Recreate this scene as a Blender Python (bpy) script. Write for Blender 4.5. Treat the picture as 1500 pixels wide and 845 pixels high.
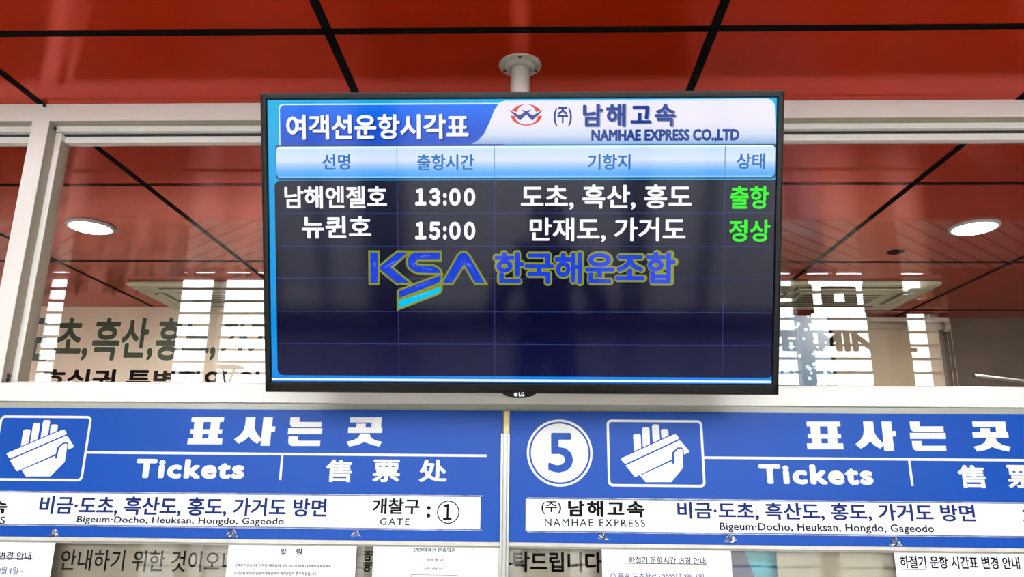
import bpy, bmesh, math, random
from mathutils import Vector, Matrix
random.seed(7)
C = bpy.context.scene.collection
sc = bpy.context.scene
for o in list(bpy.data.objects): bpy.data.objects.remove(o)

# ------------------------------------------------------------------ camera
F_PX, PITCH, YAW, ROLL = 1090.6, math.radians(14.97), math.radians(-1.64), math.radians(0.55)
CAM = Vector((0, -1.975, 1.6))
fw = Vector((math.sin(YAW)*math.cos(PITCH), math.cos(YAW)*math.cos(PITCH), math.sin(PITCH)))
ri0 = Vector((math.cos(YAW), -math.sin(YAW), 0)); up0 = ri0.cross(fw)
RI = math.cos(ROLL)*ri0 + math.sin(ROLL)*up0
UP = -math.sin(ROLL)*ri0 + math.cos(ROLL)*up0
cd = bpy.data.cameras.new('camera'); cam = bpy.data.objects.new('camera', cd); C.objects.link(cam)
cd.sensor_fit = 'HORIZONTAL'; cd.sensor_width = 36; cd.lens = 36*F_PX/1500; cd.clip_start = 0.02
m3 = Matrix((RI, UP, -fw)).transposed()
cam.matrix_world = Matrix.Translation(CAM) @ m3.to_4x4()
sc.camera = cam

# ------------------------------------------------------------------ light
SKY = 7.2            # bright overcast sky outside the lobby's glass front
LAMP = 330.0           # the office downlights
w = bpy.data.worlds.new('world'); sc.world = w; w.use_nodes = True
bg = w.node_tree.nodes['Background']; bg.inputs[0].default_value = (0.95, 0.98, 1.0, 1); bg.inputs[1].default_value = SKY
sc.view_settings.view_transform = 'Standard'; sc.view_settings.look = 'None'
sc.view_settings.exposure = 1.35; sc.view_settings.gamma = 1.0; sc.view_settings.use_curve_mapping = False

# ------------------------------------------------------------------ helpers
def lin(r, g, b):
    f = lambda c: (c/255/12.92) if c/255 <= .04045 else ((c/255+.055)/1.055)**2.4
    return (f(r), f(g), f(b), 1)

def mat(name, rgb, rough=.5, metal=0., spec=.5, emit=None, es=1., coat=0., noise=0., nscale=8., bump=0., bscale=60.):
    m = bpy.data.materials.new(name); m.use_nodes = True
    nt = m.node_tree; b = nt.nodes['Principled BSDF']
    b.inputs['Base Color'].default_value = lin(*rgb); b.inputs['Roughness'].default_value = rough
    b.inputs['Metallic'].default_value = metal; b.inputs['Specular IOR Level'].default_value = spec
    b.inputs['Coat Weight'].default_value = coat; b.inputs['Coat Roughness'].default_value = .06
    if emit: b.inputs['Emission Color'].default_value = lin(*emit); b.inputs['Emission Strength'].default_value = es
    if noise or bump:
        tc = nt.nodes.new('ShaderNodeTexCoord')
    if noise:
        n = nt.nodes.new('ShaderNodeTexNoise'); n.inputs['Scale'].default_value = nscale; n.inputs['Detail'].default_value = 6
        nt.links.new(tc.outputs['Object'], n.inputs['Vector'])
        hs = nt.nodes.new('ShaderNodeMix'); hs.data_type = 'RGBA'; hs.blend_type = 'MULTIPLY'
        mr = nt.nodes.new('ShaderNodeMapRange'); mr.inputs['From Min'].default_value = .3; mr.inputs['From Max'].default_value = .7
        mr.inputs['To Min'].default_value = 1-noise; mr.inputs['To Max'].default_value = 1
        nt.links.new(n.outputs['Fac'], mr.inputs['Value'])
        hs.inputs[0].default_value = 1; hs.inputs[6].default_value = lin(*rgb)
        nt.links.new(mr.outputs[0], hs.inputs[7]); nt.links.new(hs.outputs[2], b.inputs['Base Color'])
    if bump:
        n2 = nt.nodes.new('ShaderNodeTexNoise'); n2.inputs['Scale'].default_value = bscale; n2.inputs['Detail'].default_value = 4
        nt.links.new(tc.outputs['Object'], n2.inputs['Vector'])
        bp = nt.nodes.new('ShaderNodeBump'); bp.inputs['Strength'].default_value = bump; bp.inputs['Distance'].default_value = .01
        nt.links.new(n2.outputs['Fac'], bp.inputs['Height']); nt.links.new(bp.outputs[0], b.inputs['Normal'])
    return m

def glass(name, r0=.05, tint=(255, 255, 255), rough=0.):
    m = bpy.data.materials.new(name); m.use_nodes = True; nt = m.node_tree; nt.nodes.clear()
    N = nt.nodes.new; L = nt.links.new
    out = N('ShaderNodeOutputMaterial'); mx = N('ShaderNodeMixShader'); tr = N('ShaderNodeBsdfTransparent'); gl = N('ShaderNodeBsdfGlossy')
    tr.inputs[0].default_value = lin(*tint); gl.inputs['Roughness'].default_value = rough
    lw = N('ShaderNodeLayerWeight'); lw.inputs['Blend'].default_value = .5
    p = N('ShaderNodeMath'); p.operation = 'POWER'; p.inputs[1].default_value = 5
    q = N('ShaderNodeMath'); q.operation = 'MULTIPLY_ADD'; q.inputs[1].default_value = 1-r0; q.inputs[2].default_value = r0
    L(lw.outputs['Facing'], p.inputs[0]); L(p.outputs[0], q.inputs[0]); L(q.outputs[0], mx.inputs[0])
    L(tr.outputs[0], mx.inputs[1]); L(gl.outputs[0], mx.inputs[2]); L(mx.outputs[0], out.inputs[0])
    return m

def screen(name, c1, c2=None, es=1.0, stops=None):
    """lit display surface; optional vertical gradient of the picture shown (bottom -> top)"""
    m = mat(name, (4, 4, 6), rough=.09, spec=SCREEN_SPEC, emit=c1, es=es*SCREEN_GAIN)
    if c2 or stops:
        nt = m.node_tree; b = nt.nodes['Principled BSDF']
        tc = nt.nodes.new('ShaderNodeTexCoord'); sp = nt.nodes.new('ShaderNodeSeparateXYZ'); cr = nt.nodes.new('ShaderNodeValToRGB')
        nt.links.new(tc.outputs['Generated'], sp.inputs[0]); nt.links.new(sp.outputs['Y'], cr.inputs[0])
        st = stops or [(0, c1), (1, c2)]
        e = cr.color_ramp.elements
        e[0].position = st[0][0]; e[1].position = st[-1][0]
        for p, c in st[1:-1]: e.new(p)
        for i, (p, c) in enumerate(st): e[i].color = lin(*c)
        nt.links.new(cr.outputs[0], b.inputs['Emission Color'])
    return m
SCREEN_SPEC = .13; SCREEN_GAIN = .44

def tag(o, label=None, cat=None, group=None, kind=None):
    if label: o['label'] = label
    if cat: o['category'] = cat
    if group: o['group'] = group
    if kind: o['kind'] = kind
    return o
def empty(name, loc=(0, 0, 0), rot=(0, 0, 0), label=None, cat=None, group=None):
    o = bpy.data.objects.new(name, None); C.objects.link(o); o.location = loc; o.rotation_euler = rot
    o.empty_display_size = .1
    return tag(o, label, cat, group)
def link(name, me, m, parent=None, smooth=False):
    o = bpy.data.objects.new(name, me); C.objects.link(o)
    if m is not None:
        me.materials.clear(); me.materials.append(m)
    if parent: o.parent = parent
    if smooth:
        for p in me.polygons: p.use_smooth = True
    return o
class MB:
    """collects shapes into one mesh"""
    def __init__(s): s.bm = bmesh.new()
    def box(s, a, b, bev=0, seg=2):
        a, b = Vector([min(p, q) for p, q in zip(a, b)]), Vector([max(p, q) for p, q in zip(a, b)])
        r = bmesh.ops.create_cube(s.bm, size=1, matrix=Matrix.Translation((a+b)/2) @ Matrix.Diagonal((*(b-a), 1)))
        if bev:
            es = list({e for v in r['verts'] for e in v.link_edges})
            bmesh.ops.bevel(s.bm, geom=es, offset=bev, segments=seg, affect='EDGES', profile=.6)
        return s
    def cyl(s, a, b, r1, r2=None, n=24, caps=True):
        a, b = Vector(a), Vector(b); d = b-a
        q = d.to_track_quat('Z', 'Y').to_matrix().to_4x4()
        bmesh.ops.create_cone(s.bm, cap_ends=caps, segments=n, radius1=r1, radius2=r1 if r2 is None else r2, depth=d.length,
                              matrix=Matrix.Translation((a+b)/2) @ q)
        return s
    def lathe(s, prof, n=48, M=Matrix()):
        rings = []
        for r, z in prof:
            rings.append([s.bm.verts.new(M @ Vector((r*math.cos(2*math.pi*i/n), r*math.sin(2*math.pi*i/n), z))) for i in range(n)])
        for A, B in zip(rings, rings[1:]):
            for i in range(n): s.bm.faces.new((A[i], A[(i+1) % n], B[(i+1) % n], B[i]))
        s.bm.faces.new(rings[0][::-1]); s.bm.faces.new(rings[-1])
        return s
    def sphere(s, c, r, n=16, sc=(1, 1, 1)):
        bmesh.ops.create_uvsphere(s.bm, u_segments=n, v_segments=n//2+2, radius=r, matrix=Matrix.Translation(c) @ Matrix.Diagonal((*sc, 1)))
        return s
    def poly(s, pts, z0, z1):
        f = [s.bm.verts.new((x, y, z1)) for x, y in pts]; bk = [s.bm.verts.new((x, y, z0)) for x, y in pts]
        s.bm.faces.new(f); s.bm.faces.new(bk[::-1]); n = len(pts)
        for i in range(n): s.bm.faces.new((f[i], bk[i], bk[(i+1) % n], f[(i+1) % n]))
        return s
    def build(s, name, m, parent=None, smooth=False):
        bmesh.ops.recalc_face_normals(s.bm, faces=s.bm.faces)
        me = bpy.data.meshes.new(name); s.bm.to_mesh(me); s.bm.free()
        return link(name, me, m, parent, smooth)
def box(name, a, b, m, parent=None, bev=0): return MB().box(a, b, bev).build(name, m, parent)
def struct(o): return tag(o, kind='structure')

def ray(px, py): return fw + RI*((px-750)/F_PX) + UP*((422.5-py)/F_PX)
def unp(px, py, y):                       # point of the plane y = const seen at a photo position
    d = ray(px, py); t = (y-CAM.y)/d.y; return CAM + d*t
def unz(px, py, z):
    d = ray(px, py); t = (z-CAM.z)/d.z; return CAM + d*t
class Face:
    """a flat thing: local x to the right, y up its face, z out of it"""
    def __init__(s, origin, tilt=0., root=None):
        s.o = Vector(origin); s.R = Matrix.Rotation(math.pi/2+tilt, 3, 'X'); s.rot = (math.pi/2+tilt, 0, 0); s.root = root
    def uv(s, px, py):
        n = s.R @ Vector((0, 0, 1)); d = ray(px, py); t = (s.o-CAM).dot(n)/d.dot(n)
        p = s.R.transposed() @ (CAM + d*t - s.o); return (p.x, p.y)
    def pts(s, l, ox=0, oy=0, k=1): return [s.uv(ox+x/k, oy+y/k) for x, y in l]

dg = None
def curve_mesh(cu, name):
    o = bpy.data.objects.new(name, cu); C.objects.link(o)
    bpy.context.view_layer.update()
    me = bpy.data.meshes.new_from_object(o.evaluated_get(bpy.context.evaluated_depsgraph_get()))
    bpy.data.objects.remove(o); me.name = name
    return me
def text(name, s, box4, m, parent, z=0, th=.0006, bold=0., spacing=1., shear=0., line=1., align='LEFT', rot=0):
    """lettering fitted into the box (x0, y0, x1, y1) of a face"""
    cu = bpy.data.curves.new(name, 'FONT'); cu.body = s; cu.size = 1; cu.space_character = spacing
    cu.shear = shear; cu.space_line = line; cu.align_x = align; cu.resolution_u = 3; cu.fill_mode = 'FRONT'; cu.extrude = 0
    me = curve_mesh(cu, name)
    if bold:                                # a heavier weight: the strokes widened by the same amount on every side
        bm = bmesh.new(); bm.from_mesh(me); src = bm.verts[:]+bm.edges[:]+bm.faces[:]
        n = 10
        for i in range(n):
            d = bmesh.ops.duplicate(bm, geom=src)['geom']
            bmesh.ops.translate(bm, vec=(bold*math.cos(2*math.pi*i/n), bold*math.sin(2*math.pi*i/n), (i+1)*1.5e-5), verts=[g for g in d if isinstance(g, bmesh.types.BMVert)])
        bm.to_mesh(me); bm.free()
    if rot: me.transform(Matrix.Rotation(rot, 4, 'Z'))
    xs = [v.co.x for v in me.vertices]; ys = [v.co.y for v in me.vertices]
    a, b, c, d = min(xs), max(xs), min(ys), max(ys)
    x0, y0, x1, y1 = box4
    sx, sy = (x1-x0)/(b-a), (y1-y0)/(d-c)
    me.transform(Matrix.Translation((x0, y0, 0)) @ Matrix.Diagonal((sx, sy, 1, 1)) @ Matrix.Translation((-a, -c, 0)))
    return solid(name, me, m, parent, z, th)
def solid(name, me, m, parent, z, th):
    """gives a flat outline its thickness, back face on z"""
    bm = bmesh.new(); bm.from_mesh(me); bmesh.ops.remove_doubles(bm, verts=bm.verts, dist=1e-7)
    for v in bm.verts: v.co.z += z
    for f in bm.faces:
        if f.normal.z < 0: f.normal_flip()
    r = bmesh.ops.extrude_face_region(bm, geom=bm.faces[:])
    for g in r['geom']:
        if isinstance(g, bmesh.types.BMVert): g.co.z += th
    out = bpy.data.meshes.new(name); bm.to_mesh(out); bm.free(); bpy.data.meshes.remove(me)
    return link(name, out, m, parent)
def shapes(name, polys, m, parent, z=0, th=.0006, grow=0.):
    """filled outlines (inner outlines become holes) as one flat mesh"""
    cu = bpy.data.curves.new(name, 'CURVE'); cu.dimensions = '2D'; cu.fill_mode = 'FRONT'; cu.offset = grow
    for p in polys:
        sp = cu.splines.new('POLY'); sp.points.add(len(p)-1); sp.use_cyclic_u = True
        for q, (x, y) in zip(sp.points, p): q.co = (x, y, 0, 1)
    return solid(name, curve_mesh(cu, name), m, parent, z, th)
def ellipse(cx, cy, rx, ry, n=48, a0=0, a1=2*math.pi):
    full = abs(a1-a0-2*math.pi) < 1e-6
    k = n if full else n+1
    return [(cx+rx*math.cos(a0+(a1-a0)*i/n), cy+ry*math.sin(a0+(a1-a0)*i/n)) for i in range(k)]
def rrect(x0, y0, x1, y1, r, n=6, corners=(1, 1, 1, 1)):
    """rounded rectangle; corners: bottom-right, top-right, top-left, bottom-left"""
    P = []
    for (cx, cy, a), on in zip(((x1-r, y0+r, -90), (x1-r, y1-r, 0), (x0+r, y1-r, 90), (x0+r, y0+r, 180)), corners):
        if on: P += [(cx+r*math.cos(math.radians(a+90*i/n)), cy+r*math.sin(math.radians(a+90*i/n))) for i in range(n+1)]
        else: P.append((cx+(r if cx > (x0+x1)/2 else -r), cy+(r if cy > (y0+y1)/2 else -r)))
    return P
def fbox(fc, x0, y0, x1, y1):
    """face box from photo extents: left, top, right, bottom"""
    mx, my = (x0+x1)/2, (y0+y1)/2
    return (fc.uv(x0, my)[0], fc.uv(mx, y1)[1], fc.uv(x1, my)[0], fc.uv(mx, y0)[1])

# ------------------------------------------------------------------ materials
M_red = mat('red_ceiling_panel', (200, 44, 0), rough=.085, metal=.45, spec=.25, noise=.12, nscale=3, bump=.03, bscale=500)
M_black = mat('black_joint', (4, 4, 4), rough=.85, spec=.1)
M_alu = mat('aluminium', (208, 205, 201), rough=.38, metal=.0, spec=.6, noise=.05, nscale=5)
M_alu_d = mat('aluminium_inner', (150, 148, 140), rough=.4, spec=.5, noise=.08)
M_jamb_shade = mat('jamb_shade_tone', (152, 143, 128), rough=.45, spec=.4)  # darker than the frame: shade of jamb and soffit put into the colour
M_steel = mat('brushed_aluminium', (150, 150, 146), rough=.28, metal=.6, noise=.06, nscale=30)
M_rubber = mat('dark_gasket', (28, 27, 25), rough=.7)
M_glass = glass('window_glass', .05)
M_glass2 = glass('counter_glass', .014)
M_white = mat('white_paint', (226, 224, 218), rough=.7, noise=.05)
M_taupe = mat('taupe_wall', (118, 108, 96), rough=.9, noise=.35, nscale=2.2)
M_floor = mat('terrazzo_floor', (190, 184, 174), rough=.35, noise=.25, nscale=60)
M_dark = mat('dark_frame', (52, 48, 44), rough=.5)

# ------------------------------------------------------------------ the room
GY = .07                                   # plane of the upper glass
HZ = 2.70                                  # red ceiling
XL, XR = -6.2, 6.2
YB = 2.86                                  # back wall of the office
LB = -4.65                                 # glass front of the lobby behind the viewer
LZ = 3.6                                   # lobby ceiling
CE = -.85                                  # front edge of the low red ceiling
TX0, TS = -.514, .961                      # tile grid
ceil = struct(box('ceiling', (XL, CE, HZ), (XR, YB, HZ+.04), M_red))
js = MB()
for k in range(-6, 8):
    x = TX0+k*TS
    if XL < x < XR: js.box((x-.0115, CE, HZ-.0015), (x+.0115, YB, HZ+.01))
for y in (-.352, .621, 1.611, 2.638): js.box((XL, y-.0115, HZ-.0018), (XR, y+.0115, HZ+.01))
js.build('joint_strip', M_black, ceil)
struct(box('trim_1', (XL, CE-.03, HZ), (XR, CE, LZ), mat('canopy_fascia', (176, 60, 30), rough=.35, noise=.06)))
struct(box('floor', (XL, LB, -.1), (XR, YB, 0), M_floor))
struct(box('wall_back', (XL, YB, 0), (XR, YB+.1, HZ+.04), M_taupe))
struct(box('wall_left', (XL-.1, LB, 0), (XL, YB, LZ), M_white))
struct(box('wall_right', (XR, LB, 0), (XR+.1, YB, LZ), M_white))

# slatted upper ceiling of the lobby
M_slat = mat('white_slat_ceiling', (206, 196, 184), rough=.5)
nt = M_slat.node_tree; N = nt.nodes.new; L = nt.links.new
tc = N('ShaderNodeTexCoord'); sp = N('ShaderNodeSeparateXYZ'); ab = N('ShaderNodeMath'); ab.operation = 'ABSOLUTE'
ma = N('ShaderNodeMath'); ma.operation = 'MULTIPLY_ADD'; ma.inputs[1].default_value = 1.15
mu = N('ShaderNodeMath'); mu.operation = 'MULTIPLY'; mu.inputs[1].default_value = 4.8
fr = N('ShaderNodeMath'); fr.operation = 'FRACT'; lt = N('ShaderNodeMath'); lt.operation = 'LESS_THAN'; lt.inputs[1].default_value = .17
mx = N('ShaderNodeMix'); mx.data_type = 'RGBA'; mx.inputs[6].default_value = lin(206, 196, 184); mx.inputs[7].default_value = lin(46, 34, 30)
L(tc.outputs['Object'], sp.inputs[0]); L(sp.outputs['X'], ab.inputs[0]); L(sp.outputs['Y'], ma.inputs[0]); L(ab.outputs[0], ma.inputs[2])
L(ma.outputs[0], mu.inputs[0]); L(mu.outputs[0], fr.inputs[0]); L(fr.outputs[0], lt.inputs[0]); L(lt.outputs[0], mx.inputs[0])
L(mx.outputs[2], nt.nodes['Principled BSDF'].inputs['Base Color'])
struct(box('ceiling', (XL, LB, LZ), (XR, CE, LZ+.06), M_slat))

# lobby glass front: seen mirrored in the upper glass
VY = 2*GY-LB                               # where the mirror image of the glass front stands
def fx(px, py=470): return unp(px, py, VY).x
def fz(px, py): return unp(px, py, VY).z
zb_top, zt0, zt1, zm = fz(300, 388), fz(300, 390.5), fz(300, 400), fz(300, 405)
M_front = mat('glass_front_frame', (74, 66, 60), rough=.5)
M_col = mat('beige_column', (150, 138, 120), rough=.8, noise=.1)
fa = struct(MB().box((XL, LB-.12, zt1), (XR, LB, zm)).box((XL, LB-.12, zt0), (XR, LB, LZ)).box((XL, LB-.12, 0), (XR, LB, .15)).build('wall_front', M_front))
cols = [(XL, fx(20)), (fx(1372), XR), (fx(560), fx(610)), (fx(900), fx(930))]
cm = MB()
for a, b in cols: cm.box((a, LB-.2, 0), (b, LB+.06, LZ-.001))
struct(cm.build('trim_2', M_col))
# two freestanding lobby columns in front of the glass front
CY = -3.2
for (a, b), lab in (((88, 233), 'wide beige lobby column mirrored dark in the glass left of the television'), ((1297, 1330), 'slim beige lobby column mirrored dark in the glass right of the television')):
    xa, xb = unp(a, 470, 2*GY-CY).x, unp(b, 470, 2*GY-CY).x
    r = empty('lobby_column', ((xa+xb)/2, CY, 0), (0, 0, 0), lab, 'column'); hw_ = (xb-xa)/2
    MB().box((-hw_, -.3, 0), (hw_, 0, LZ), .01).build('shaft', M_col, r)
    MB().box((-hw_-.012, -.312, 0), (hw_+.012, .012, .12), .006).build('base', M_dark, r)
fr_ = MB()
for px, wd in ((313.5, .075), (430, .05), (1178, .12), (1010, .08), (500, .05)):
    x = fx(px); fr_.box((x-wd/2, LB-.1, .15), (x+wd/2, LB+.02, LZ-.002))
for px in (278, 370, 1221): fr_.box((fx(px, 395)-.018, LB-.1, zt1), (fx(px, 395)+.018, LB+.02, zt0))
left_rows = [421.3, 439.2, 457, 474.7, 492.4, 510.5, 528.5, 545]
right_rows = [426, 446, 465, 484.6, 504, 524, 544.5]
for rows, xa, xb, px in ((left_rows, XL, fx(745), 320), (right_rows, fx(745), XR, 1230)):
    zs = [fz(px, q) for q in rows]
    st = zs[-2]-zs[-1]
    while zs[-1]-st > .3: zs.append(zs[-1]-st)
    for z in zs: fr_.box((xa, LB-.07, z-.0085), (xb, LB-.03, z+.0085))
struct(fr_.build('trim_3', M_front))
struct(box('window_5', (XL, LB-.056, .15), (XR, LB-.05, LZ), glass('front_glass', .03)))

# outdoors: quay, shed added to block low sky light, two street lamps beyond the glass front
struct(box('ground', (-40, -60, -.12), (40, LB-.13, -.02), mat('pale_quay_concrete', (186, 184, 178), rough=.9, noise=.3, nscale=1)))  # unseen quay, kept pale to bounce light up onto the lobby ceiling
M_shed = mat('shed_wall', (128, 130, 128), rough=.85, noise=.15, nscale=.6)
sh = empty('added_shed', (0, -24, 0), (0, 0, 0), 'long grey shed added outside to block low sky light and darken the reflections', 'building')
MB().box((-34, -5, 0), (34, 0, 3.3)).build('wall', M_shed, sh)
rf = MB().box((-34.4, -5.4, 3.3), (34.4, .4, 3.42), .02)
rf.build('roof', mat('shed_roof', (90, 96, 100), rough=.6), sh)
for i in range(9): MB().box((-30+7*i, -.02, .02), (-26.5+7*i, .05, 2.6), .01).build('shutter', mat('shutter_grey', (104, 110, 116), rough=.6), sh)
def street_lamp(px, py, dist, label):
    p = unp(px, py, 2*GY+dist)
    r = empty('street_lamp', (p.x, -dist, -.02), (0, 0, 0), label, 'street lamp', 'street lamps outside'); h = p.z+.02
    MB().cyl((0, 0, 0), (0, 0, h-.22), .035, .028, 16).build('pole', M_dark, r, True)
    MB().lathe([(.02, h+.02), (.20, h+.005), (.21, h-.015), (.05, h-.03)], 32).build('shade', M_dark, r, True)
    m = MB()
    for a in range(4):
        c_, s_ = math.cos(a*math.pi/2+.5), math.sin(a*math.pi/2+.5); m.cyl((.03*c_, .03*s_, h-.24), (.12*c_, .12*s_, h-.01), .010, n=8)
    m.build('strut', M_dark, r)
street_lamp(335, 537, 8.2, 'street lamp with a flat round shade, mirrored in the glass left of the television')
street_lamp(184, 540, 8.6, 'street lamp mirrored low at the foot of the beige lobby column')

# lettering stuck on the lobby's glass front, readable from outside: seen mirrored from in here
def mirror_letters(name, s, x0, y0, x1, y1, bold, parent):
    """extents as seen in the mirror image"""
    a, b = unp(x0, (y0+y1)/2, VY), unp(x1, (y0+y1)/2, VY); t, u = unp((x0+x1)/2, y0, VY), unp((x0+x1)/2, y1, VY)
    return text(name, s, (a.x, u.z, b.x, t.z), mat('dark_film', (30, 33, 36), rough=.6), parent, 0, .004, bold)
lt_ = empty('terminal_lettering', (0, LB-.03, 0), (math.pi/2, 0, 0), 'dark Korean and English terminal lettering on the glass front, mirrored in the right window', 'lettering')
mirror_letters('korean_lettering', '터미널', 1112, 414, 1382, 459, .05, lt_)
mirror_letters('english_lettering', 'TERMINAL', 1115, 486, 1345, 514, .05, lt_)

# ------------------------------------------------------------------ ticket office front: frames, glass, band
PX0, PX1 = -1.490, -1.438                  # the post seen at the left
def window(name, x0, x1, left_post, right_post, split):
    """aluminium window: head, sill, post(s), inner sashes, panes"""
    r = struct(MB().box((x0, 0, 2.642), (x1, .10, 2.685), .001)
               .box((x0, .004, 2.685), (x1, .10, HZ), .002)
               .box((x0, .0, 1.8129), (x1, .055, 1.8615), .0012)
               .box((x0, .055, 1.8129), (x1, .10, 1.852)).build(name, M_alu))
    p = MB()
    if left_post: p.box((x0, -.001, 1.8615), (x0+.052, .095, 2.642), .0008)
    if right_post: p.box((x1-.052, -.001, 1.8615), (x1, .095, 2.642), .0008)
    if left_post or right_post: p.build('post', M_alu, r)
    a = x0+(.052 if left_post else 0); b = x1-(.052 if right_post else 0)
    ch = MB().box((a, .034, 2.6235), (b, .050, 2.642)).box((a, .03, 1.8615), (b, .036, 1.8685)).box((a, .050, 1.852), (b, .056, 1.8665))
    ch.build('track', M_alu, r)
    ln = MB().box((a, .002, 2.6414), (b, .055, 2.6424))  # thin strips carrying the painted shade of soffit and jambs
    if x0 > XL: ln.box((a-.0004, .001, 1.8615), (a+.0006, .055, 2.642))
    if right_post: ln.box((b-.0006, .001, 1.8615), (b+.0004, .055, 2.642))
    ln.build('jamb_shade', M_jamb_shade, r)
    MB().box((a, .05, 2.618), (b, .09, 2.642)).box((a, .036, 1.852), (b, .05, 1.856)).build('gasket', M_rubber, r)
    cuts = [a]+split+[b]
    for i, (q0, q1) in enumerate(zip(cuts, cuts[1:])):
        yo = .056 if i % 2 == 0 else .074
        if len(split): q0, q1 = q0-(.004 if i else 0), q1+(.004 if i < len(split) else 0)
        s = MB().box((q0, yo, 2.598), (q1, yo+.026, 2.620), .0015).box((q0, yo, 1.848), (q1, yo+.026, 1.873), .0015)
        if i == 0: s.box((q0, yo-.02, 1.8665), (q0+.018, yo+.026, 2.62), .002)
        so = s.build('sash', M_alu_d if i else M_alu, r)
        if i == 0: MB().box((q0+.0175, yo-.018, 1.873), (q0+.0186, yo+.026, 2.598)).build('sash_shade', M_jamb_shade, so)  # painted shade on the inner side of the sash
        box('glass_pane', (q0+.002, GY-.0025, 1.872), (q1-.002, GY+.0025, 2.600), M_glass, so)
    return r
def bolts(root, pts):
    for p, n in pts:
        p = Vector(p); MB().cyl(p, p+Vector(n)*.0035, .0055, .004, 16).build('bolt', M_rubber, root)
window('window_1', XL, PX1, False, True, [])
w2 = window('window_2', PX1, 1.57, False, True, [])
bolts(w2, [((PX1+.001, .026, 2.630), (1, 0, 0)), ((PX1+.001, .022, 1.872), (1, 0, 0)), ((PX1+.001, .022, 1.884), (1, 0, 0)), ((-1.462, -.0005, 2.692), (0, -1, 0)), ((1.545, -.0005, 2.692), (0, -1, 0))])
window('window_3', 1.57, XR, False, False, [])
# recessed band over the signs, counter glass, counter wall
BAND = mat('band_grey', (150, 150, 138), rough=.35, spec=.6, noise=.1, nscale=4)
struct(MB().box((XL, .012, 1.790), (XR, .10, 1.8129)).build('trim_4', BAND))
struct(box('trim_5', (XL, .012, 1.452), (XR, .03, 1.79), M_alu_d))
struct(box('window_4', (XL, .014, 1.0), (XR, .02, 1.452), M_glass2))
struct(box('wall_counter', (XL, 0, 0), (XR, .12, 1.0), M_white))

# ------------------------------------------------------------------ television and its ceiling mount
TILT = math.radians(18.06); TO = Vector((-.030, -.35, 2.1398)); TW, TH = 1.1907, .6887
T = Face(TO, TILT)
tv = empty('television', TO, T.rot, 'large black-framed flat screen television hanging from a ceiling pole, showing ship departure times', 'television')
M_bez = mat('bezel_black', (6, 6, 7), rough=.3, spec=.18)
M_bez2 = mat('bezel_edge', (30, 30, 31), rough=.35, metal=.2)
hw, hh = TW/2, TH/2
s0 = T.uv(390.5, 146); s1 = T.uv(1138, 142); s2 = T.uv(1133, 563); s3 = T.uv(396.5, 559.5)
sx0, sx1, sy1, sy0 = (s0[0]+s3[0])/2, (s1[0]+s2[0])/2, (s0[1]+s1[1])/2, (s2[1]+s3[1])/2
fm = MB()
fm.box((-hw, sy1, -.03), (hw, hh, 0), .004, 3); fm.box((-hw, -hh, -.03), (hw, sy0, 0), .004, 3)
fm.box((-hw, -hh, -.03), (sx0, hh, 0), .004, 3); fm.box((sx1, -hh, -.03), (hw, hh, 0), .004, 3)
fm.build('bezel', M_bez, tv)
em = MB()
e = .0025
em.box((-hw-e, hh-.004, -.034), (hw+e, hh+e, -.004), .001).box((-hw-e, -hh-e, -.034), (hw+e, -hh+.004, -.006), .001)
em.box((-hw-e, -hh-e, -.034), (-hw+.004, hh+e, -.006), .001).box((hw-.004, -hh-e, -.034), (hw+e, hh+e, -.006), .001)
em.build('edge_trim', M_bez2, tv)
box('back_cover', (-hw+.01, -hh+.01, -.075), (hw-.01, hh-.01, -.028), M_bez, tv, .015)
# chin badge
c0, c1, cb = T.uv(733, 575), T.uv(788, 575), T.uv(760, 583)
bd = [(c0[0], -hh+.003), (c1[0], -hh+.003), ((c1[0]*.8+cb[0]*.2), -hh-.006), (cb[0]+.014, cb[1]), (cb[0]-.014, cb[1]), ((c0[0]*.8+cb[0]*.2), -hh-.006)]
badge = MB().poly(bd[::-1], -.02, -.001).build('logo_badge', M_bez, tv)
lg = fbox(T, 760, 574.5, 768, 580.5)
M_silver = mat('silver_print', (225, 225, 225), rough=.4)
text('logo_text', 'LG', lg, M_silver, badge, -.001, .0006, .03)
q = T.uv(755.5, 577.8); shapes('logo_mark', [ellipse(q[0], q[1], .0042, .0042)], M_silver, badge, -.001, .0006)

def sz(n): return -.0072+.0004*n
scr = MB().box((sx0-.004, sy0-.004, -.02), (sx1+.004, sy1+.004, sz(0))).build('screen', screen('screen_cyan', (10, 140, 215), stops=[(0, (3, 120, 225)), (.05, (0, 135, 225)), (.6, (0, 150, 215)), (1, (10, 165, 220))]), tv)
def spoly(name, pts, m, n): return shapes(name, [pts], m, scr, sz(n), .0004)
def sbox(name, x0, y0, x1, y1, m, n, r=0, corners=(1, 1, 1, 1)):
    b = fbox(T, x0, y0, x1, y1)
    if r: r = r*(TW/760)
    return spoly(name, rrect(*b, r, corners=corners) if r else [(b[0], b[1]), (b[2], b[1]), (b[2], b[3]), (b[0], b[3])], m, n)
def stext(name, s, x0, y0, x1, y1, m, n, bold=.03, **k): return text(name, s, fbox(T, x0, y0, x1, y1), m, scr, sz(n), .0004, bold, **k)
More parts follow.
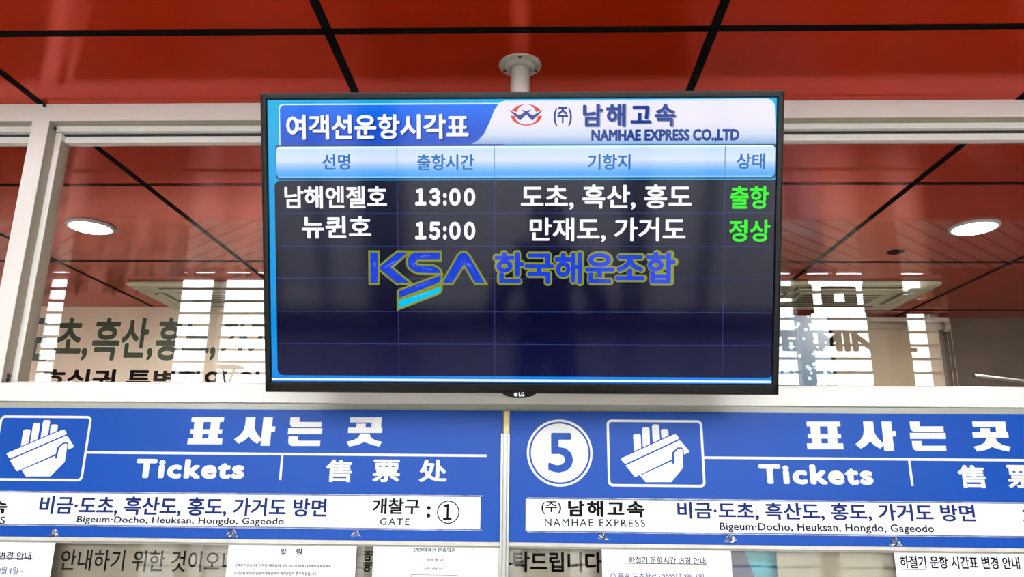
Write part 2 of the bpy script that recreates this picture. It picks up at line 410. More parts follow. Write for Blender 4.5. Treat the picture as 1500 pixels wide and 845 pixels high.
# right white header, with an S shaped left edge
pR = [(1131, 212), (1135, 206), (1135, 148)]
hdr = T.pts([(690, 210.5), (700, 205), (709, 195), (717, 178), (724, 160), (732, 149), (740, 146.5), (1126, 143.5), (1132, 146), (1136, 152), (1138, 210)])
spoly('header_panel', hdr[::-1], screen('screen_header', (225, 222, 238), stops=[(0, (130, 165, 210)), (.22, (200, 212, 232)), (.45, (226, 222, 238)), (.93, (228, 225, 240)), (1, (200, 215, 240))]), 2)
sbox('title_line', 407.5, 150.7, 735, 212, screen('screen_line', (200, 235, 255)), 1, 6, (0, 0, 1, 0))
sbox('title_panel', 409, 152.6, 737, 212, screen('screen_title', (20, 90, 215), stops=[(0, (32, 78, 190)), (.4, (10, 80, 205)), (.75, (8, 98, 228)), (1, (20, 110, 235))]), 1.5, 6, (0, 0, 1, 0))
sbox('column_header_shadow', 402.5, 211.5, 1138, 262, screen('screen_dk', (25, 70, 110)), 1.8, 6, (1, 0, 0, 1))
ch = sbox('column_header', 403.5, 213.2, 1136.5, 259.3, screen('screen_colhead', (200, 222, 245), stops=[(0, (150, 205, 250)), (.05, (70, 160, 240)), (.2, (95, 168, 238)), (.42, (165, 198, 240)), (.55, (210, 220, 244)), (.9, (190, 215, 245)), (1, (235, 245, 255))]), 2.2, 6)
M_sep = screen('screen_sep', (90, 140, 180))
for px in (580.8, 724, 1063): sbox('column_rule', px-.6, 213.5, px+.6, 259, M_sep, 3)
sbox('table_panel', 403, 263.5, 1136.5, 552, screen('screen_table', (6, 7, 20), stops=[(0, (14, 16, 60)), (.3, (4, 5, 38)), (1, (22, 26, 46))]), 1.6, 9, (1, 0, 1, 1))
sbox('bottom_line', 396.5, 556.3, 1133, 559.5, screen('screen_wline', (225, 235, 255)), 1.6)
M_rule = screen('screen_rule', (44, 52, 110))
for py in (312, 360.5, 408, 457, 505): sbox('row_rule', 404, py-.5, 1136, py+.5, M_rule, 2.2)
for px in (582.5, 724.5, 1061): sbox('cell_rule', px-.5, 264, px+.5, 551, M_rule, 2.4)
M_sw = screen('screen_white', (240, 242, 255)); M_sg = screen('screen_green', (30, 238, 15)); M_sb = screen('screen_blue_text', (18, 105, 178))
M_sn = screen('screen_navy', (22, 55, 140)); M_sh = screen('screen_shadow', (12, 45, 120)); M_sgy = screen('screen_greyshadow', (125, 135, 165))
stext('title_text_shadow', '여객선운항시각표', 420, 168, 688, 205.5, M_sh, 2.4, .028)
stext('title_text', '여객선운항시각표', 418, 166.5, 686, 203.5, M_sw, 3, .028)
for t_, x0, x1, y0, y1 in (('선명', 471, 512, 225, 248.5), ('출항시간', 610.5, 694.5, 225.5, 249), ('기항지', 861.5, 924, 225, 248.5), ('상태', 1080, 1122, 224, 247)):
    stext('column_title', t_, x0, y0, x1, y1, M_sb, 3, .022)
stext('ship_name', '남해엔젤호', 415.5, 272, 566, 305, M_sw, 3, .024)
stext('ship_name', '뉴퀸호', 441, 316, 543, 349, M_sw, 3, .024)
for hr, ya, yb in (('１３', 275.5, 301), ('１５', 324.5, 351)):
    stext('departure_hour', hr, 607.5, ya, 644.5, yb, M_sw, 3, .055, spacing=.62)
    stext('departure_colon', ':', 648.5, ya+6.5, 654, yb, M_sw, 3, .06)
    stext('departure_minute', '００', 657.5, ya, 696, yb, M_sw, 3, .05, spacing=.62)
stext('port_names', '도초, 흑산, 홍도', 763, 270, 1014, 306.5, M_sw, 3, .022)
stext('port_names', '만재도, 가거도', 776, 318.5, 1005, 354.5, M_sw, 3, .022)
stext('status_text', '출항', 1070.5, 272, 1127.5, 305.5, M_sg, 3, .022)
stext('status_text', '정상', 1069, 321.5, 1129.5, 354, M_sg, 3, .022)
# company block
stext('company_name_shadow', '남해고속', 855, 152, 992, 186, M_sgy, 2.6, .036, spacing=1.25)
stext('company_name', '남해고속', 854, 151, 990, 184.5, M_sn, 3, .032, spacing=1.25)
stext('company_mark', '(주)', 811, 155.5, 838, 184, M_sn, 3, .03)
stext('company_english', 'NAMHAE EXPRESS CO.,LTD', 866.5, 188.5, 1084, 208, M_sn, 3, .05)
cx, cy, k = 720, 130, 7.48
el = lambda rx, ry, a0, a1, c=(382, 281): [(c[0]+rx*math.cos(math.radians(a0+(a1-a0)*i/20)), c[1]-ry*math.sin(math.radians(a0+(a1-a0)*i/20))) for i in range(21)]
top = el(172, 118, 157, 23) + [(490, 250)] + el(104, 96, 12, 168, (382, 262))[0:21] + [(272, 250)]
botm = el(172, 118, 184, 356) + [(505, 292)] + el(125, 95, -5, -175, (382, 292)) + [(258, 292)]
M_lr = screen('screen_logo_red', (222, 60, 38)); M_ln = screen('screen_logo_navy', (62, 62, 140))
shapes('company_logo_ring', [T.pts(top, cx, cy, k), T.pts(botm, cx, cy, k)], M_lr, scr, sz(2.6), .0004)
shapes('company_logo_wings', [T.pts([(183, 220), (297, 282), (325, 275), (395, 232), (437, 222), (312, 345)], cx, cy, k)], M_ln, scr, sz(3), .0004)
shapes('company_logo_wings', [T.pts([(325, 222), (380, 240), (440, 282), (465, 280), (575, 220), (447, 345)], cx, cy, k)], M_ln, scr, sz(3.1), .0004)
# association logo
cx, cy, k = 500, 350, 5.769
K1 = [(238, 112), (306, 112), (303, 375), (240, 375)]
K2 = [(470, 112), (562, 112), (415, 240), (580, 375), (462, 375), (318, 255), (318, 235)]
S1 = [(830, 112), (830, 178), (645, 178), (628, 186), (622, 200), (628, 214), (645, 222), (760, 225), (800, 238), (828, 262), (840, 292), (660, 288), (610, 275), (570, 245), (553, 205), (558, 165), (580, 132), (620, 112)]
S2 = [(840, 305), (838, 345), (826, 368), (800, 382), (480, 503), (480, 440)]
S3 = [(480, 525), (840, 402), (838, 432), (826, 452), (800, 466), (480, 588)]
A1 = [(850, 375), (985, 140), (1005, 120), (1030, 112), (1055, 120), (1075, 140), (1215, 375), (1130, 375), (1035, 215), (935, 375)]
M_ol = screen('screen_olive', (130, 138, 20)); M_kb = screen('screen_royal', (25, 62, 205)); M_ck = screen('screen_cyan2', (0, 185, 250))
for g in (K1, K2, S1, S2, S3, A1):
    shapes('association_logo_outline', [T.pts(g, cx, cy, k)], M_ol, scr, sz(2.6)+random.random()*1e-4, .0004, .0042)
    shapes('association_logo', [T.pts(g, cx, cy, k)], M_ck if g is S3 else M_kb, scr, sz(3.1), .0004, -.0004)
stext('association_name_outline', '한국해운조합', 721, 366, 995, 419, M_ol, 2.6, .085)
stext('association_name', '한국해운조합', 724.5, 369, 990, 416, M_kb, 3.1, .032)

# ceiling mount
PXM, PYM = -.0347, -.1935
mount = empty('television_mount', (PXM, PYM, HZ), (0, 0, 0), 'grey steel ceiling pole with round screwed flange above the television', 'mount')
M_pole = mat('pole_paint', (196, 194, 188), rough=.42, spec=.5, bump=.02, bscale=400)
MB().cyl((0, 0, -.52), (0, 0, 0), .0262, n=40).build('pole', M_pole, mount, True)
fl = MB().lathe([(.0305, -.016), (.0345, -.015), (.036, -.009), (.041, -.0055), (.056, -.0045), (.0575, -.003), (.0575, 0)], 56).build('flange', mat('flange_metal', (165, 158, 146), rough=.35, metal=.3), mount, True)
M_scr = mat('screw_dark', (58, 55, 50), rough=.3, metal=.8)
for a in (-90, 25, 155):
    x, y = .047*math.cos(math.radians(a)), .047*math.sin(math.radians(a))
    MB().sphere((x, y, -.0055), .0052, 14, (1, 1, .55)).build('screw', M_scr, fl, True)
arm = MB().box((-.05, -.090, -.50), (.05, .03, -.47), .004).box((-.13, -.055, -.62), (-.11, -.02, -.40), .003).box((.11, -.055, -.62), (.13, -.02, -.40), .003).box((-.14, -.045, -.50), (.14, -.03, -.47), .003)
arm.build('bracket', M_dark, mount)

# ------------------------------------------------------------------ blue ticket signs
S = Face((0, 0, 0))
M_blue = mat('sign_blue', (4, 66, 154), rough=.35, spec=.15, noise=.05, nscale=4)
M_vinyl = mat('white_vinyl', (202, 204, 202), rough=.5, spec=.3)
M_navyp = mat('navy_print', (22, 36, 98), rough=.7, spec=.1); M_blk = mat('black_print', (6, 6, 7), rough=.7, spec=.1)
c2, c3 = (180, 590, 6.814), (390, 590, 6.814)
P_pyo = [[(690, 143), (1012, 143), (1005, 190), (970, 190), (962, 263), (993, 263), (988, 307), (670, 307), (676, 263), (708, 263), (716, 190), (684, 190)],
         [(808, 190), (882, 190), (872, 263), (797, 263)],
         [(706, 309), (948, 309), (944, 355), (995, 355), (988, 413), (643, 413), (650, 355), (700, 355)], [(796, 311), (858, 311), (853, 355), (790, 355)]]
P_sa2 = [[(1230, 143), (1325, 143), (1315, 245), (1325, 280), (1345, 315), (1388, 365), (1340, 407), (1290, 375), (1258, 335), (1215, 375), (1155, 407), (1110, 365), (1170, 320), (1205, 275), (1222, 220)]]
P_sa3 = [[(-26, 143), (67, 143), (57, 235), (92, 235), (87, 287), (50, 287), (37, 428), (-57, 428)]]
P_neun = [[(243, 143), (337, 143), (330, 190), (555, 190), (548, 243), (265, 243), (245, 230), (238, 210)], [(222, 253), (562, 253), (556, 312), (215, 312)],
          [(225, 332), (320, 332), (313, 378), (541, 378), (535, 430), (255, 430), (228, 415), (220, 395)]]
P_got = [[(840, 143), (1155, 143), (1145, 247), (1160, 247), (1157, 300), (815, 300), (820, 247), (898, 247), (903, 208), (995, 208), (990, 247), (1048, 247), (1053, 195), (836, 195)],
         [(940, 306), (1030, 306), (1045, 345), (1090, 375), (1157, 387), (1128, 435), (1060, 420), (980, 390), (910, 420), (827, 435), (802, 387), (870, 372), (920, 345)]]
heads = [[S.pts(p, *c2) for p in P_pyo], [S.pts(p, *c2) for p in P_sa2]+[S.pts(p, *c3) for p in P_sa3], [S.pts(p, *c3) for p in P_neun], [S.pts(p, *c3) for p in P_got]]
c5 = (750, 590, 4.97)
hand = [[(888, 353), (882, 240), (886, 230), (895, 226), (925, 226), (933, 230), (937, 240), (940, 330)], [(953, 323), (947, 192), (951, 182), (960, 178), (990, 178), (997, 182), (1001, 192), (1003, 300)],
        [(1025, 290), (1018, 172), (1022, 161), (1030, 157), (1060, 157), (1068, 161), (1072, 172), (1076, 267)], [(1090, 261), (1083, 205), (1087, 194), (1096, 190), (1125, 190), (1134, 194), (1138, 205), (1139, 238)],
        [(795, 403), (1184, 227), (1193, 229), (1217, 256), (1212, 264), (828, 443), (819, 440), (792, 412)],
        [(826, 456), (1218, 273), (1226, 276), (1292, 352), (1288, 360), (1252, 376), (1248, 336), (1236, 324), (1204, 324), (1166, 360), (1165, 410), (902, 538), (892, 536)],
        [(932, 530), (1164, 424), (1168, 443), (1181, 443), (1181, 364), (1209, 336), (1228, 332), (1240, 340), (1246, 470), (1160, 577), (973, 577)]]
hand = [S.pts(p, *c5) for p in hand]
# the two signs share one layout: offset from the first heading to the second
OFF = sum(S.uv(x, 655)[0] for x in (1182, 1236, 1334, 1480))/4 - sum(S.uv(x, 632)[0] for x in (275.5, 328, 421.7, 560))/4
def shift(pl, dx): return [[(x+dx, y) for x, y in p] for p in pl]
zt, zbm = 1.7945, 1.467
def sign(name, label, x0, x1, dx, number):
    r = empty(name, ((x0+x1)/2, 0, zbm), S.rot, label, 'sign', 'blue ticket office signs')
    ox, oy = -(x0+x1)/2, -zbm
    def P(pl, d=0): return [[(x+ox+d, y+oy) for x, y in p] for p in pl]
    def B(b, d=0): return (b[0]+ox+d, b[1]+oy, b[2]+ox+d, b[3]+oy)
    MB().box((x0+ox, 0, -.011), (x1+ox, zt-zbm, 0), .0008).build('board', M_blue, r)
    def cl(pl): return pl
    t = .0008
    inside = lambda b: b[2]+dx < x1-.005 and b[0]+dx > x0+.005
    for hd in heads: shapes('korean_character', P(hd, dx), M_vinyl, r, 0, t)
    text('english_heading', 'Tickets', B(fbox(S, 199, 672.5, 358.5, 701), dx), M_vinyl, r, 0, t, .047, spacing=1.16)
    for ch_, a, b in (('售', 477, 516), ('票', 546, 586), ('处', 614, 655)):
        q = fbox(S, a, 673, b, 706)
        text('chinese_heading', ch_, B(q, dx), M_vinyl, r, 0, t, .028)
    # pictogram in its frame
    b = list(fbox(S, 888, 615, 1033, 713)); b[0] = S.uv(889.5, 664)[0]; b[2] = S.uv(1031, 664)[0]
    d2 = dx-OFF
    o_ = rrect(*b, .0125); i_ = rrect(b[0]+.006, b[1]+.006, b[2]-.006, b[3]-.006, .008)
    shapes('pictogram_frame', P([o_, i_], d2), M_vinyl, r, 0, t)
    shapes('hand_pictogram', P(hand, d2), M_vinyl, r, 0, t)
    yl = S.uv(250, 663.5)[1]
    xr = S.uv(713, 664)[0]
    rule = [[(b[2]-OFF-.001, yl-.0031), (xr, yl-.0031), (xr, yl+.0031), (b[2]-OFF-.001, yl+.0031)]]
    xd = S.uv(412, 685)[0]; yd = S.uv(411, 703)[1]
    shapes('rule_line', P(rule+[[(xd-.003, yd), (xd+.003, yd), (xd+.003, yl-.0032), (xd-.003, yl-.0032)]], dx), M_vinyl, r, 0, t)
    if number:
        q = S.uv(819.8, 663); rd = (S.uv(868, 663)[0]-S.uv(771.8, 663)[0])/2
        e1 = [ellipse(*q, rd, rd, 72), ellipse(*q, rd-.0058, rd-.0058, 72), ellipse(*q, rd-.0105, rd-.0105, 72)]
        disc = shapes('number_disc', P(e1, d2), M_vinyl, r, 0, t)
        text('number', number, B(fbox(S, 803, 634, 839.5, 692), d2), M_blue, disc, t, .0006, .02)
    return r
SXL, SXR = -.0795, -.0592
sign('ticket_sign', 'blue ticket sign left of the centre divider with white hand pictogram and Korean heading', SXL-1.62, SXL, 0, None)
sign('ticket_sign', 'blue ticket sign right of the centre divider with the number 5 in a white disc', SXR, SXR+1.62, OFF, '5')

# destination strips in clear rails
M_strip = mat('white_strip', (200, 204, 204), rough=.3, spec=.3)
M_rail = mat('clear_rail', (168, 178, 205), rough=.12, spec=.8, noise=.75, nscale=22)  # noise paints dark and white glints into the rail colour
def strip(label, x0, x1, y_a, y_b, items):
    """y_a, y_b: photo heights at one position of its upper and lower edge"""
    zt_, zb_ = S.uv(*y_a)[1], S.uv(*y_b)[1]
    r = empty('route_strip', ((x0+x1)/2, -.0008, zb_), S.rot, label, 'sign', 'white route strips on the blue signs')
    ox, oy = -(x0+x1)/2, -zb_
    MB().box((x0+ox, 0, -.0002), (x1+ox, zt_-zb_, .002), .0003).build('plate', M_strip, r)
    for q, nm in ((zt_-zb_+.0012, 'rail'), (-.0042, 'rail')):
        MB().box((x0+ox+.004, q, -.0002), (x1+ox+.006, q+.003, .004), .0006).box((x0+ox+.004, q+(.0008 if q < 0 else -.0058), .0028), (x1+ox+.006, q+(.008 if q < 0 else .003), .0034)).build('rail', M_rail2 if False else M_rail, r) if False else \
        MB().box((x0+ox+.004, q, -.0002), (x1+ox+.006, q+.003, .004), .0006).build(nm, M_rail, r)
    for nm, s, b, m, bold, sp_, sh in items:
        q = fbox(S, *b); text(nm, s, (q[0]+ox, q[1]+oy, q[2]+ox, q[3]+oy), m, r, .002, .0003, bold, spacing=sp_, shear=sh)
    return r, ox, oy
PORT = '비금·도초, 흑산도, 홍도, 가거도 방면'; PORTE = 'Bigeum·Docho, Heuksan, Hongdo, Gageodo'
xs0, xs1 = SXL-1.5, S.uv(704, 750)[0]
OFS = S.uv(770, 755)[0]
r1, ox, oy = strip('white route strip on the left blue sign ending in gate number 1', S.uv(704, 750)[0]-1.49, xs1, (400, 725), (400, 771.5),
    [('company_name', '고속', (-52, 731, 12, 752), M_blk, .03, 1.2, 0), ('company_english', 'EXPRESS', (-75, 756, 9, 767), M_blk, .0, 1.2, 0),
     ('port_names', PORT, (59, 728, 479, 756), M_navyp, .022, 1, 0), ('port_english', PORTE, (113.5, 757, 416.5, 769.5), mat('navy_dark', (12, 16, 44), rough=.7, spec=.1), .014, 1.05, 0),
     ('gate_name', '개찰구', (546, 730, 615, 753), M_blk, .022, 1, 0), ('gate_english', 'GATE', (557, 759, 600, 769), M_blk, .01, 1.3, 0),
     ('gate_colon', ':', (625, 741, 631, 758), M_blk, .03, 1, 0), ('gate_number', '１', (649.5, 738, 662, 761.5), M_blk, .02, 1, 0)])
q = S.uv(656.7, 750); rd = .0285
shapes('gate_ring', [ellipse(q[0]+ox, q[1]+oy, rd, rd, 56), ellipse(q[0]+ox, q[1]+oy, rd-.0026, rd-.0026, 56)], M_blk, r1, .002, .0003)
strip('white route strip on the right blue sign starting with the company name', OFS, OFS+1.49, (1000, 733), (1000, 779.5),
    [('company_mark', '(주)', (793, 734, 822, 753), M_blk, .012, 1, 0), ('company_name', '남해고속', (832, 733, 943.5, 757), M_blk, .035, 1.22, 0), ('company_english', 'NAMHAE EXPRESS', (798, 760, 944.5, 771), M_blk, .004, 1.25, 0),
     ('port_names', PORT, (992, 736.5, 1427, 762.8), M_navyp, .022, 1, 0), ('port_english', PORTE, (1054, 766.8, 1367, 781), mat('navy_dark', (12, 16, 44), rough=.7, spec=.1), .014, 1.05, 0),
     ('gate_name', '개찰구', (1497, 744, 1570, 770), M_blk, .022, 1, 0)])

# centre divider: thin cream strip above, aluminium profile in front below
r = struct(box('trim_6', (SXL+.005, -.003, 1.467), (SXR-.0005, .02, 1.7945), mat('old_cream_paint', (222, 205, 150), rough=.6, noise=.35, nscale=90), None, .001))
pz = S.uv(741, 635)[1]
pm = MB()
for a, b, y in ((-.0812, -.0755, -.008), (-.0755, -.0735, -.0055), (-.0735, -.066, -.010), (-.066, -.064, -.0055), (-.064, -.0585, -.008)): pm.box((a, y, 1.0), (b, .0, pz), .0006)
struct(pm.build('trim_7', M_steel))
struct(box('trim_8', (XL, -.002, 1.4575), (XR, .012, 1.467), mat('clear_edge', (190, 188, 178), rough=.2, noise=.2, nscale=20), None, .001))

# ------------------------------------------------------------------ paper notices taped to the counter glass
M_paper = mat('paper', (204, 206, 214), rough=.55, noise=.03, nscale=5); M_paper2 = mat('paper_warm', (204, 208, 206), rough=.5, noise=.03)
M_film = glass('clear_tape', .13, (236, 238, 240), .12)
M_pnavy = mat('blue_ink', (52, 66, 120), rough=.6)
def notice(label, x0, x1, ytop, items, m, lean=0.):
    zt_ = S.uv((x0+x1)/2, ytop)[1]; a, b = S.uv(x0, 800)[0], S.uv(x1, 800)[0]
    r = empty('paper_notice', ((a+b)/2, .0135, zt_-.30), S.rot, label, 'notice', 'paper notices on the counter glass')
    ox, oy = -(a+b)/2, -(zt_-.30)
    bm = MB(); n = 12
    bm.box((a+ox, 0, 0), (b+ox, .30, .0009))
    bmesh.ops.subdivide_edges(bm.bm, edges=[e for e in bm.bm.edges if e.calc_length() > .05], cuts=n, use_grid_fill=True)
    for v in bm.bm.verts: v.co.x += lean*v.co.y
    bm.build('sheet', m, r)
    for nm, s, bx, mm, bold in items:
        q = fbox(S, *bx); text(nm, s, (q[0]+ox, q[1]+oy, q[2]+ox, q[3]+oy), mm, r, .0009, .0003, bold)
    return r, ox, oy
notice('white paper notice cut by the left photo edge with blue date line', -70, 76, 791,
       [('heading', '하절기 운항 시간표 변경 안내', (-110, 808, 41, 820), M_blk, .01), ('heading_rule', '_', (-110, 817, 43, 818), M_blk, 0), ('date_line', '22년 3월 1일 ~', (-30, 831, 31, 842), M_pnavy, .015)], M_paper)
notice('white paper notice right of the large black lettering, under the left sign', 332, 521, 791,
       [('heading', '알', (409, 804, 417.5, 813), M_blk, .02), ('heading', '림', (432, 804, 440, 813), M_blk, .02), ('body_line', '국제유가 상승으로 인하여 (해운법)에 의하 2022년 03월 14일부터 유류할증료', (341, 827, 483, 832), M_blk, .014), ('body_line', '도서민을 제외한 일반여객에 한하여 여객운임이 추가 적용됩니다.', (340, 838, 462, 843), M_blk, .014)], M_paper)
nt3, ox, oy = notice('plain white terms notice left of the aluminium divider', 546, 732, 792,
       [('heading', '연안여객선 운송약관', (605, 803, 667, 809.5), M_blk, .02), ('date_line', '2016. 06. 23', (624, 818.5, 648, 822), M_blk, .014), ('company_line', '(주)  남해고속', (622, 832, 648, 836), M_blk, .014)], M_paper2)
b = fbox(S, 600, 842.5, 669, 880); o_ = [(b[0]+ox, b[1]+oy), (b[2]+ox, b[1]+oy), (b[2]+ox, b[3]+oy), (b[0]+ox, b[3]+oy)]
i_ = [(o_[0][0]+.001, o_[0][1]+.001), (o_[1][0]-.001, o_[1][1]+.001), (o_[2][0]-.001, o_[2][1]-.001), (o_[3][0]+.001, o_[3][1]-.001)]
shapes('table_outline', [o_, i_], M_blk, nt3, .0009, .0003)
notice('white paper notice under the hand pictogram, right of the divider', 882, 1072, 796,
       [('heading', '하절기 운항시간 변경 안내', (922, 816, 1035, 827), M_blk, .01), ('heading_rule', '_', (918, 826, 1037, 826.8), M_blk, .014), ('body_line', '○ 목포-도초항로 : 2022년 3월 1일 ~', (895, 840, 1042, 851), M_pnavy, .01)], M_paper)
n5, ox, oy = notice('white summer timetable notice at the right photo edge', 1312, 1540, 804,
       [('heading', '하절기 운항 시간표 변경 안내', (1322, 815, 1498, 834), M_blk, .02)], M_paper, -.0)
b = fbox(S, 1324, 834, 1360, 835.6); shapes('heading_rule', [[(b[0]+ox, b[1]+oy), (b[2]+ox, b[1]+oy), (b[2]+ox, b[3]+oy), (b[0]+ox, b[3]+oy)]], mat('grey_ink', (140, 140, 145)), n5, .0009, .0003)

# crumpled clear tape corners on the lower edge of the signs
M_tape = mat('shiny_tape', (60, 100, 175), rough=.12, spec=.9, noise=.6, nscale=120)
def tape(px, py, s, where):
    x, z = S.uv(px, py)
    r = MB(); rnd = random.Random(px)
    g = [[r.bm.verts.new((x+(i/6-.5)*s*(1-j/7), -.0005-.0022*rnd.random(), z+(j/5-.4)*s*.6)) for i in range(7)] for j in range(6)]
    for j in range(5):
        for i in range(6): r.bm.faces.new((g[j][i], g[j][i+1], g[j+1][i+1], g[j+1][i]))
    o = r.build('clear_tape', M_film, None, False)
    md = o.modifiers.new('thickness', 'SOLIDIFY'); md.thickness = .0003
    return tag(o, where, 'tape', 'clear tape corners under the blue signs')
tape(80, 782, .034, 'crumpled clear tape at the top right corner of the leftmost paper notice')
tape(340, 782, .036, 'crumpled clear tape at the top left corner of the notice beside the black lettering')
tape(521, 782, .030, 'crumpled clear tape between the two notices left of the divider')
tape(883, 786, .030, 'crumpled clear tape above the notice under the hand pictogram')
tape(1070, 789, .036, 'crumpled clear tape above the navy and teal panel')
tape(1311, 794, .034, 'crumpled clear tape above the summer timetable notice')

# ------------------------------------------------------------------ just inside the counter glass
def board(name, label, cat, x0, x1, ytop, y, m, items, drop=.42):
    fc = Face((0, y, 0)); zt_ = fc.uv((x0+x1)/2, ytop)[1]; a, b = fc.uv(x0, 800)[0], fc.uv(x1, 800)[0]
    r = empty(name, ((a+b)/2, y, zt_-drop), S.rot, label, cat)
    ox, oy = -(a+b)/2, -(zt_-drop)
    MB().box((a+ox, 0, -.008), (b+ox, drop, 0), .001).build('board', m, r)
    for nm, s, bx, bold, rot in items:
        q = fbox(fc, *bx); text(nm, s, (q[0]+ox, q[1]+oy, q[2]+ox, q[3]+oy), M_blk, r, 0, .0004, bold, rot=rot)
    return r
M_tan = mat('taupe_board', (122, 113, 96), rough=.45, noise=.06)
board('lettered_board', 'taupe board with large black Korean lettering behind the glass left of the divider', 'board', -90, 738, 776, .06, M_tan,
      [('lettering', '안내하기 위한 것이오니', (89, 806, 345, 837), .010, 0), ('side_lettering', '예매', (532, 807, 546, 838), .04, math.pi/2)])
board('lettered_board', 'taupe board with large black Korean lettering behind the glass right of the divider', 'board', 741.5, 884, 781, .06, M_tan,
      [('lettering', '부탁드립니다', (724, 808, 882, 838), .03, 0)])
board('plain_board', 'plain taupe board behind the counter glass, left of the summer timetable notice', 'board', 1136.5, 1330, 784, .06, mat('plain_taupe_board', (132, 122, 98), rough=.3, noise=.2, nscale=3), [])
# navy and teal panel
fc = Face((0, .10, 0)); a, b = fc.uv(1068, 800)[0], fc.uv(1135, 800)[0]; zt_ = fc.uv(1100, 785)[1]
r = empty('partition_panel', ((a+b)/2, .10, 1.0), S.rot, 'navy and teal panel standing behind the counter glass between two notices', 'panel')
h_ = zt_-1.0; wd = b-a
MB().box((-wd/2, 0, -.012), (wd/2, h_, 0), .001).build('board', mat('navy_panel', (30, 38, 66), rough=.4), r)
xa = fc.uv(1088, 798)[0]-(a+b)/2; xb = fc.uv(1108, 845)[0]-(a+b)/2; za, zb2 = fc.uv(1090, 798)[1]-1.0, fc.uv(1108, 845)[1]-1.0
sl = (xb-xa)/(zb2-za)
shapes('teal_area', [[(xa+sl*(h_-za), h_), (min(wd/2, xa+sl*(.2-za)), .2), (wd/2, .19), (wd/2, h_)]], mat('teal_print', (8, 120, 130), rough=.35), r, 0, .0006)

# ------------------------------------------------------------------ inside the office, seen through the upper glass
# downlights
M_lamp = mat('lamp_glow', (255, 255, 255), emit=(255, 250, 244), es=LAMP)
M_ring = mat('lamp_ring', (170, 178, 178), rough=.4)
def downlight(label, px, py, rx):
    p = unz(px, py, HZ-.004)
    r = empty('downlight', (p.x, p.y, HZ), (0, 0, 0), label, 'ceiling light', 'office downlights')
    w_ = rx
    MB().lathe([(w_*.74, -.004), (w_*.78, -.012), (w_*.96, -.010), (w_, -.005), (w_, 0)], 48).build('ring', M_ring, r, True)
    MB().lathe([(w_*.02, -.014), (w_*.76, -.0125), (w_*.76, -.003)], 48).build('lens', M_lamp, r)
    return r
downlight('round lit downlight in the office ceiling, left of the television', 133, 332, .10)
downlight('round lit downlight in the office ceiling, right of the television', 1427, 333, .10)
# ceiling cassette air conditioners
M_ac = mat('cassette_plastic', (198, 196, 172), rough=.4); M_acd = mat('cassette_slot', (92, 92, 80), rough=.5)
def cassette(label, corner, side):
    """near corner on the ceiling, body running to +-x and into the room"""
    p = unz(*corner, HZ); dx, dy = .92, .60
    x0, x1 = (p.x, p.x+dx) if side > 0 else (p.x-dx, p.x)
    r = empty('air_conditioner', ((x0+x1)/2, p.y+dy/2, HZ), (0, 0, 0), label, 'air conditioner', 'ceiling cassettes')
    MB().box((-dx/2, -dy/2, -.028), (dx/2, dy/2, 0), .018, 3).build('panel', M_ac, r)
    gx, gy = .25, .14
    gr = MB().box((-gx, -gy, -.036), (gx, gy, -.026), .006).build('grille', M_ac, r)
    sm = MB()
    for i in range(6): sm.box((-gx+.03, -gy+.025+i*.044, -.0375), (gx-.03, -gy+.043+i*.044, -.035))
    sm.build('grille_slot', M_acd, gr)
    for sx_, sy_ in ((0, -1), (0, 1), (-1, 0), (1, 0)):
        cx_, cy_ = sx_*.345, sy_*.215
        ex, ey = (.30, .036) if sx_ == 0 else (.036, .13)
        sl_ = MB().box((cx_-ex, cy_-ey, -.031), (cx_+ex, cy_+ey, -.02), .004).build('outlet', M_acd, r)
        fx_, fy_ = (ex-.012, .017) if sx_ == 0 else (.017, ey-.012)
        MB().box((cx_-fx_, cy_-fy_, -.038), (cx_+fx_, cy_+fy_, -.029), .004).build('louvre', M_ac, sl_)
    return r
cassette('cream ceiling cassette air conditioner seen through the glass left of the television', (184, 411), 1)
cassette('cream ceiling cassette air conditioner seen through the glass right of the television', (1381, 410), -1)
# small black sensor hole in the right ceiling
p = unz(1312, 369, HZ); o = MB().lathe([(.004, -.003), (.036, -.0028), (.04, 0)], 24).build('ceiling_sensor', M_black, None); o.location = (p.x, p.y, HZ)
tag(o, 'small dark round sensor in the office ceiling between cassette and right downlight', 'sensor')

# lettered banner at the back, left
BY = 2.60
B_ = Face((0, BY, 0)); bt = HZ-.001
bx0, bx1 = B_.uv(-40, 480)[0], B_.uv(470, 480)[0]; bz = 1.95
r = empty('hanging_banner', ((bx0+bx1)/2, BY, bz), S.rot, 'beige banner with dark green Korean island names inside the office, left of the television', 'banner')
ox, oy = -(bx0+bx1)/2, -bz
MB().box((bx0+ox, 0, -.012), (bx1+ox, bt-bz, 0), .001).build('cloth', mat('beige_cloth', (230, 212, 190), rough=.8, noise=.05), r)
M_gr = mat('dark_green_print', (62, 76, 58), rough=.6); M_hal = mat('pale_halo', (226, 220, 196), rough=.7)
for nm, m, zz, bo in (('lettering_outline', M_hal, 0, .05), ('lettering', M_gr, .0005, .028)):
    for s, x0, x1 in (('도', 33, 73), ('초,', 81, 131), ('흑', 136, 176), ('산,', 178, 226), ('홍', 229, 266), ('도,', 268, 318), ('가', 325, 362), ('거', 365, 402), ('도', 405, 440)):
        e = 1.5 if bo > .04 else 0
        q = fbox(B_, x0-e, 465-e, x1+e, 528+e)
        text(nm, s, (q[0]+ox, q[1]+oy, q[2]+ox, q[3]+oy), m, r, zz, .0005, bo)
q = fbox(B_, 60, 541, 420, 575); text('second_line', '호실권 특별할인 안내', (q[0]+ox, q[1]+oy, q[2]+ox, q[3]+oy), M_blk, r, 0, .0005, .03)

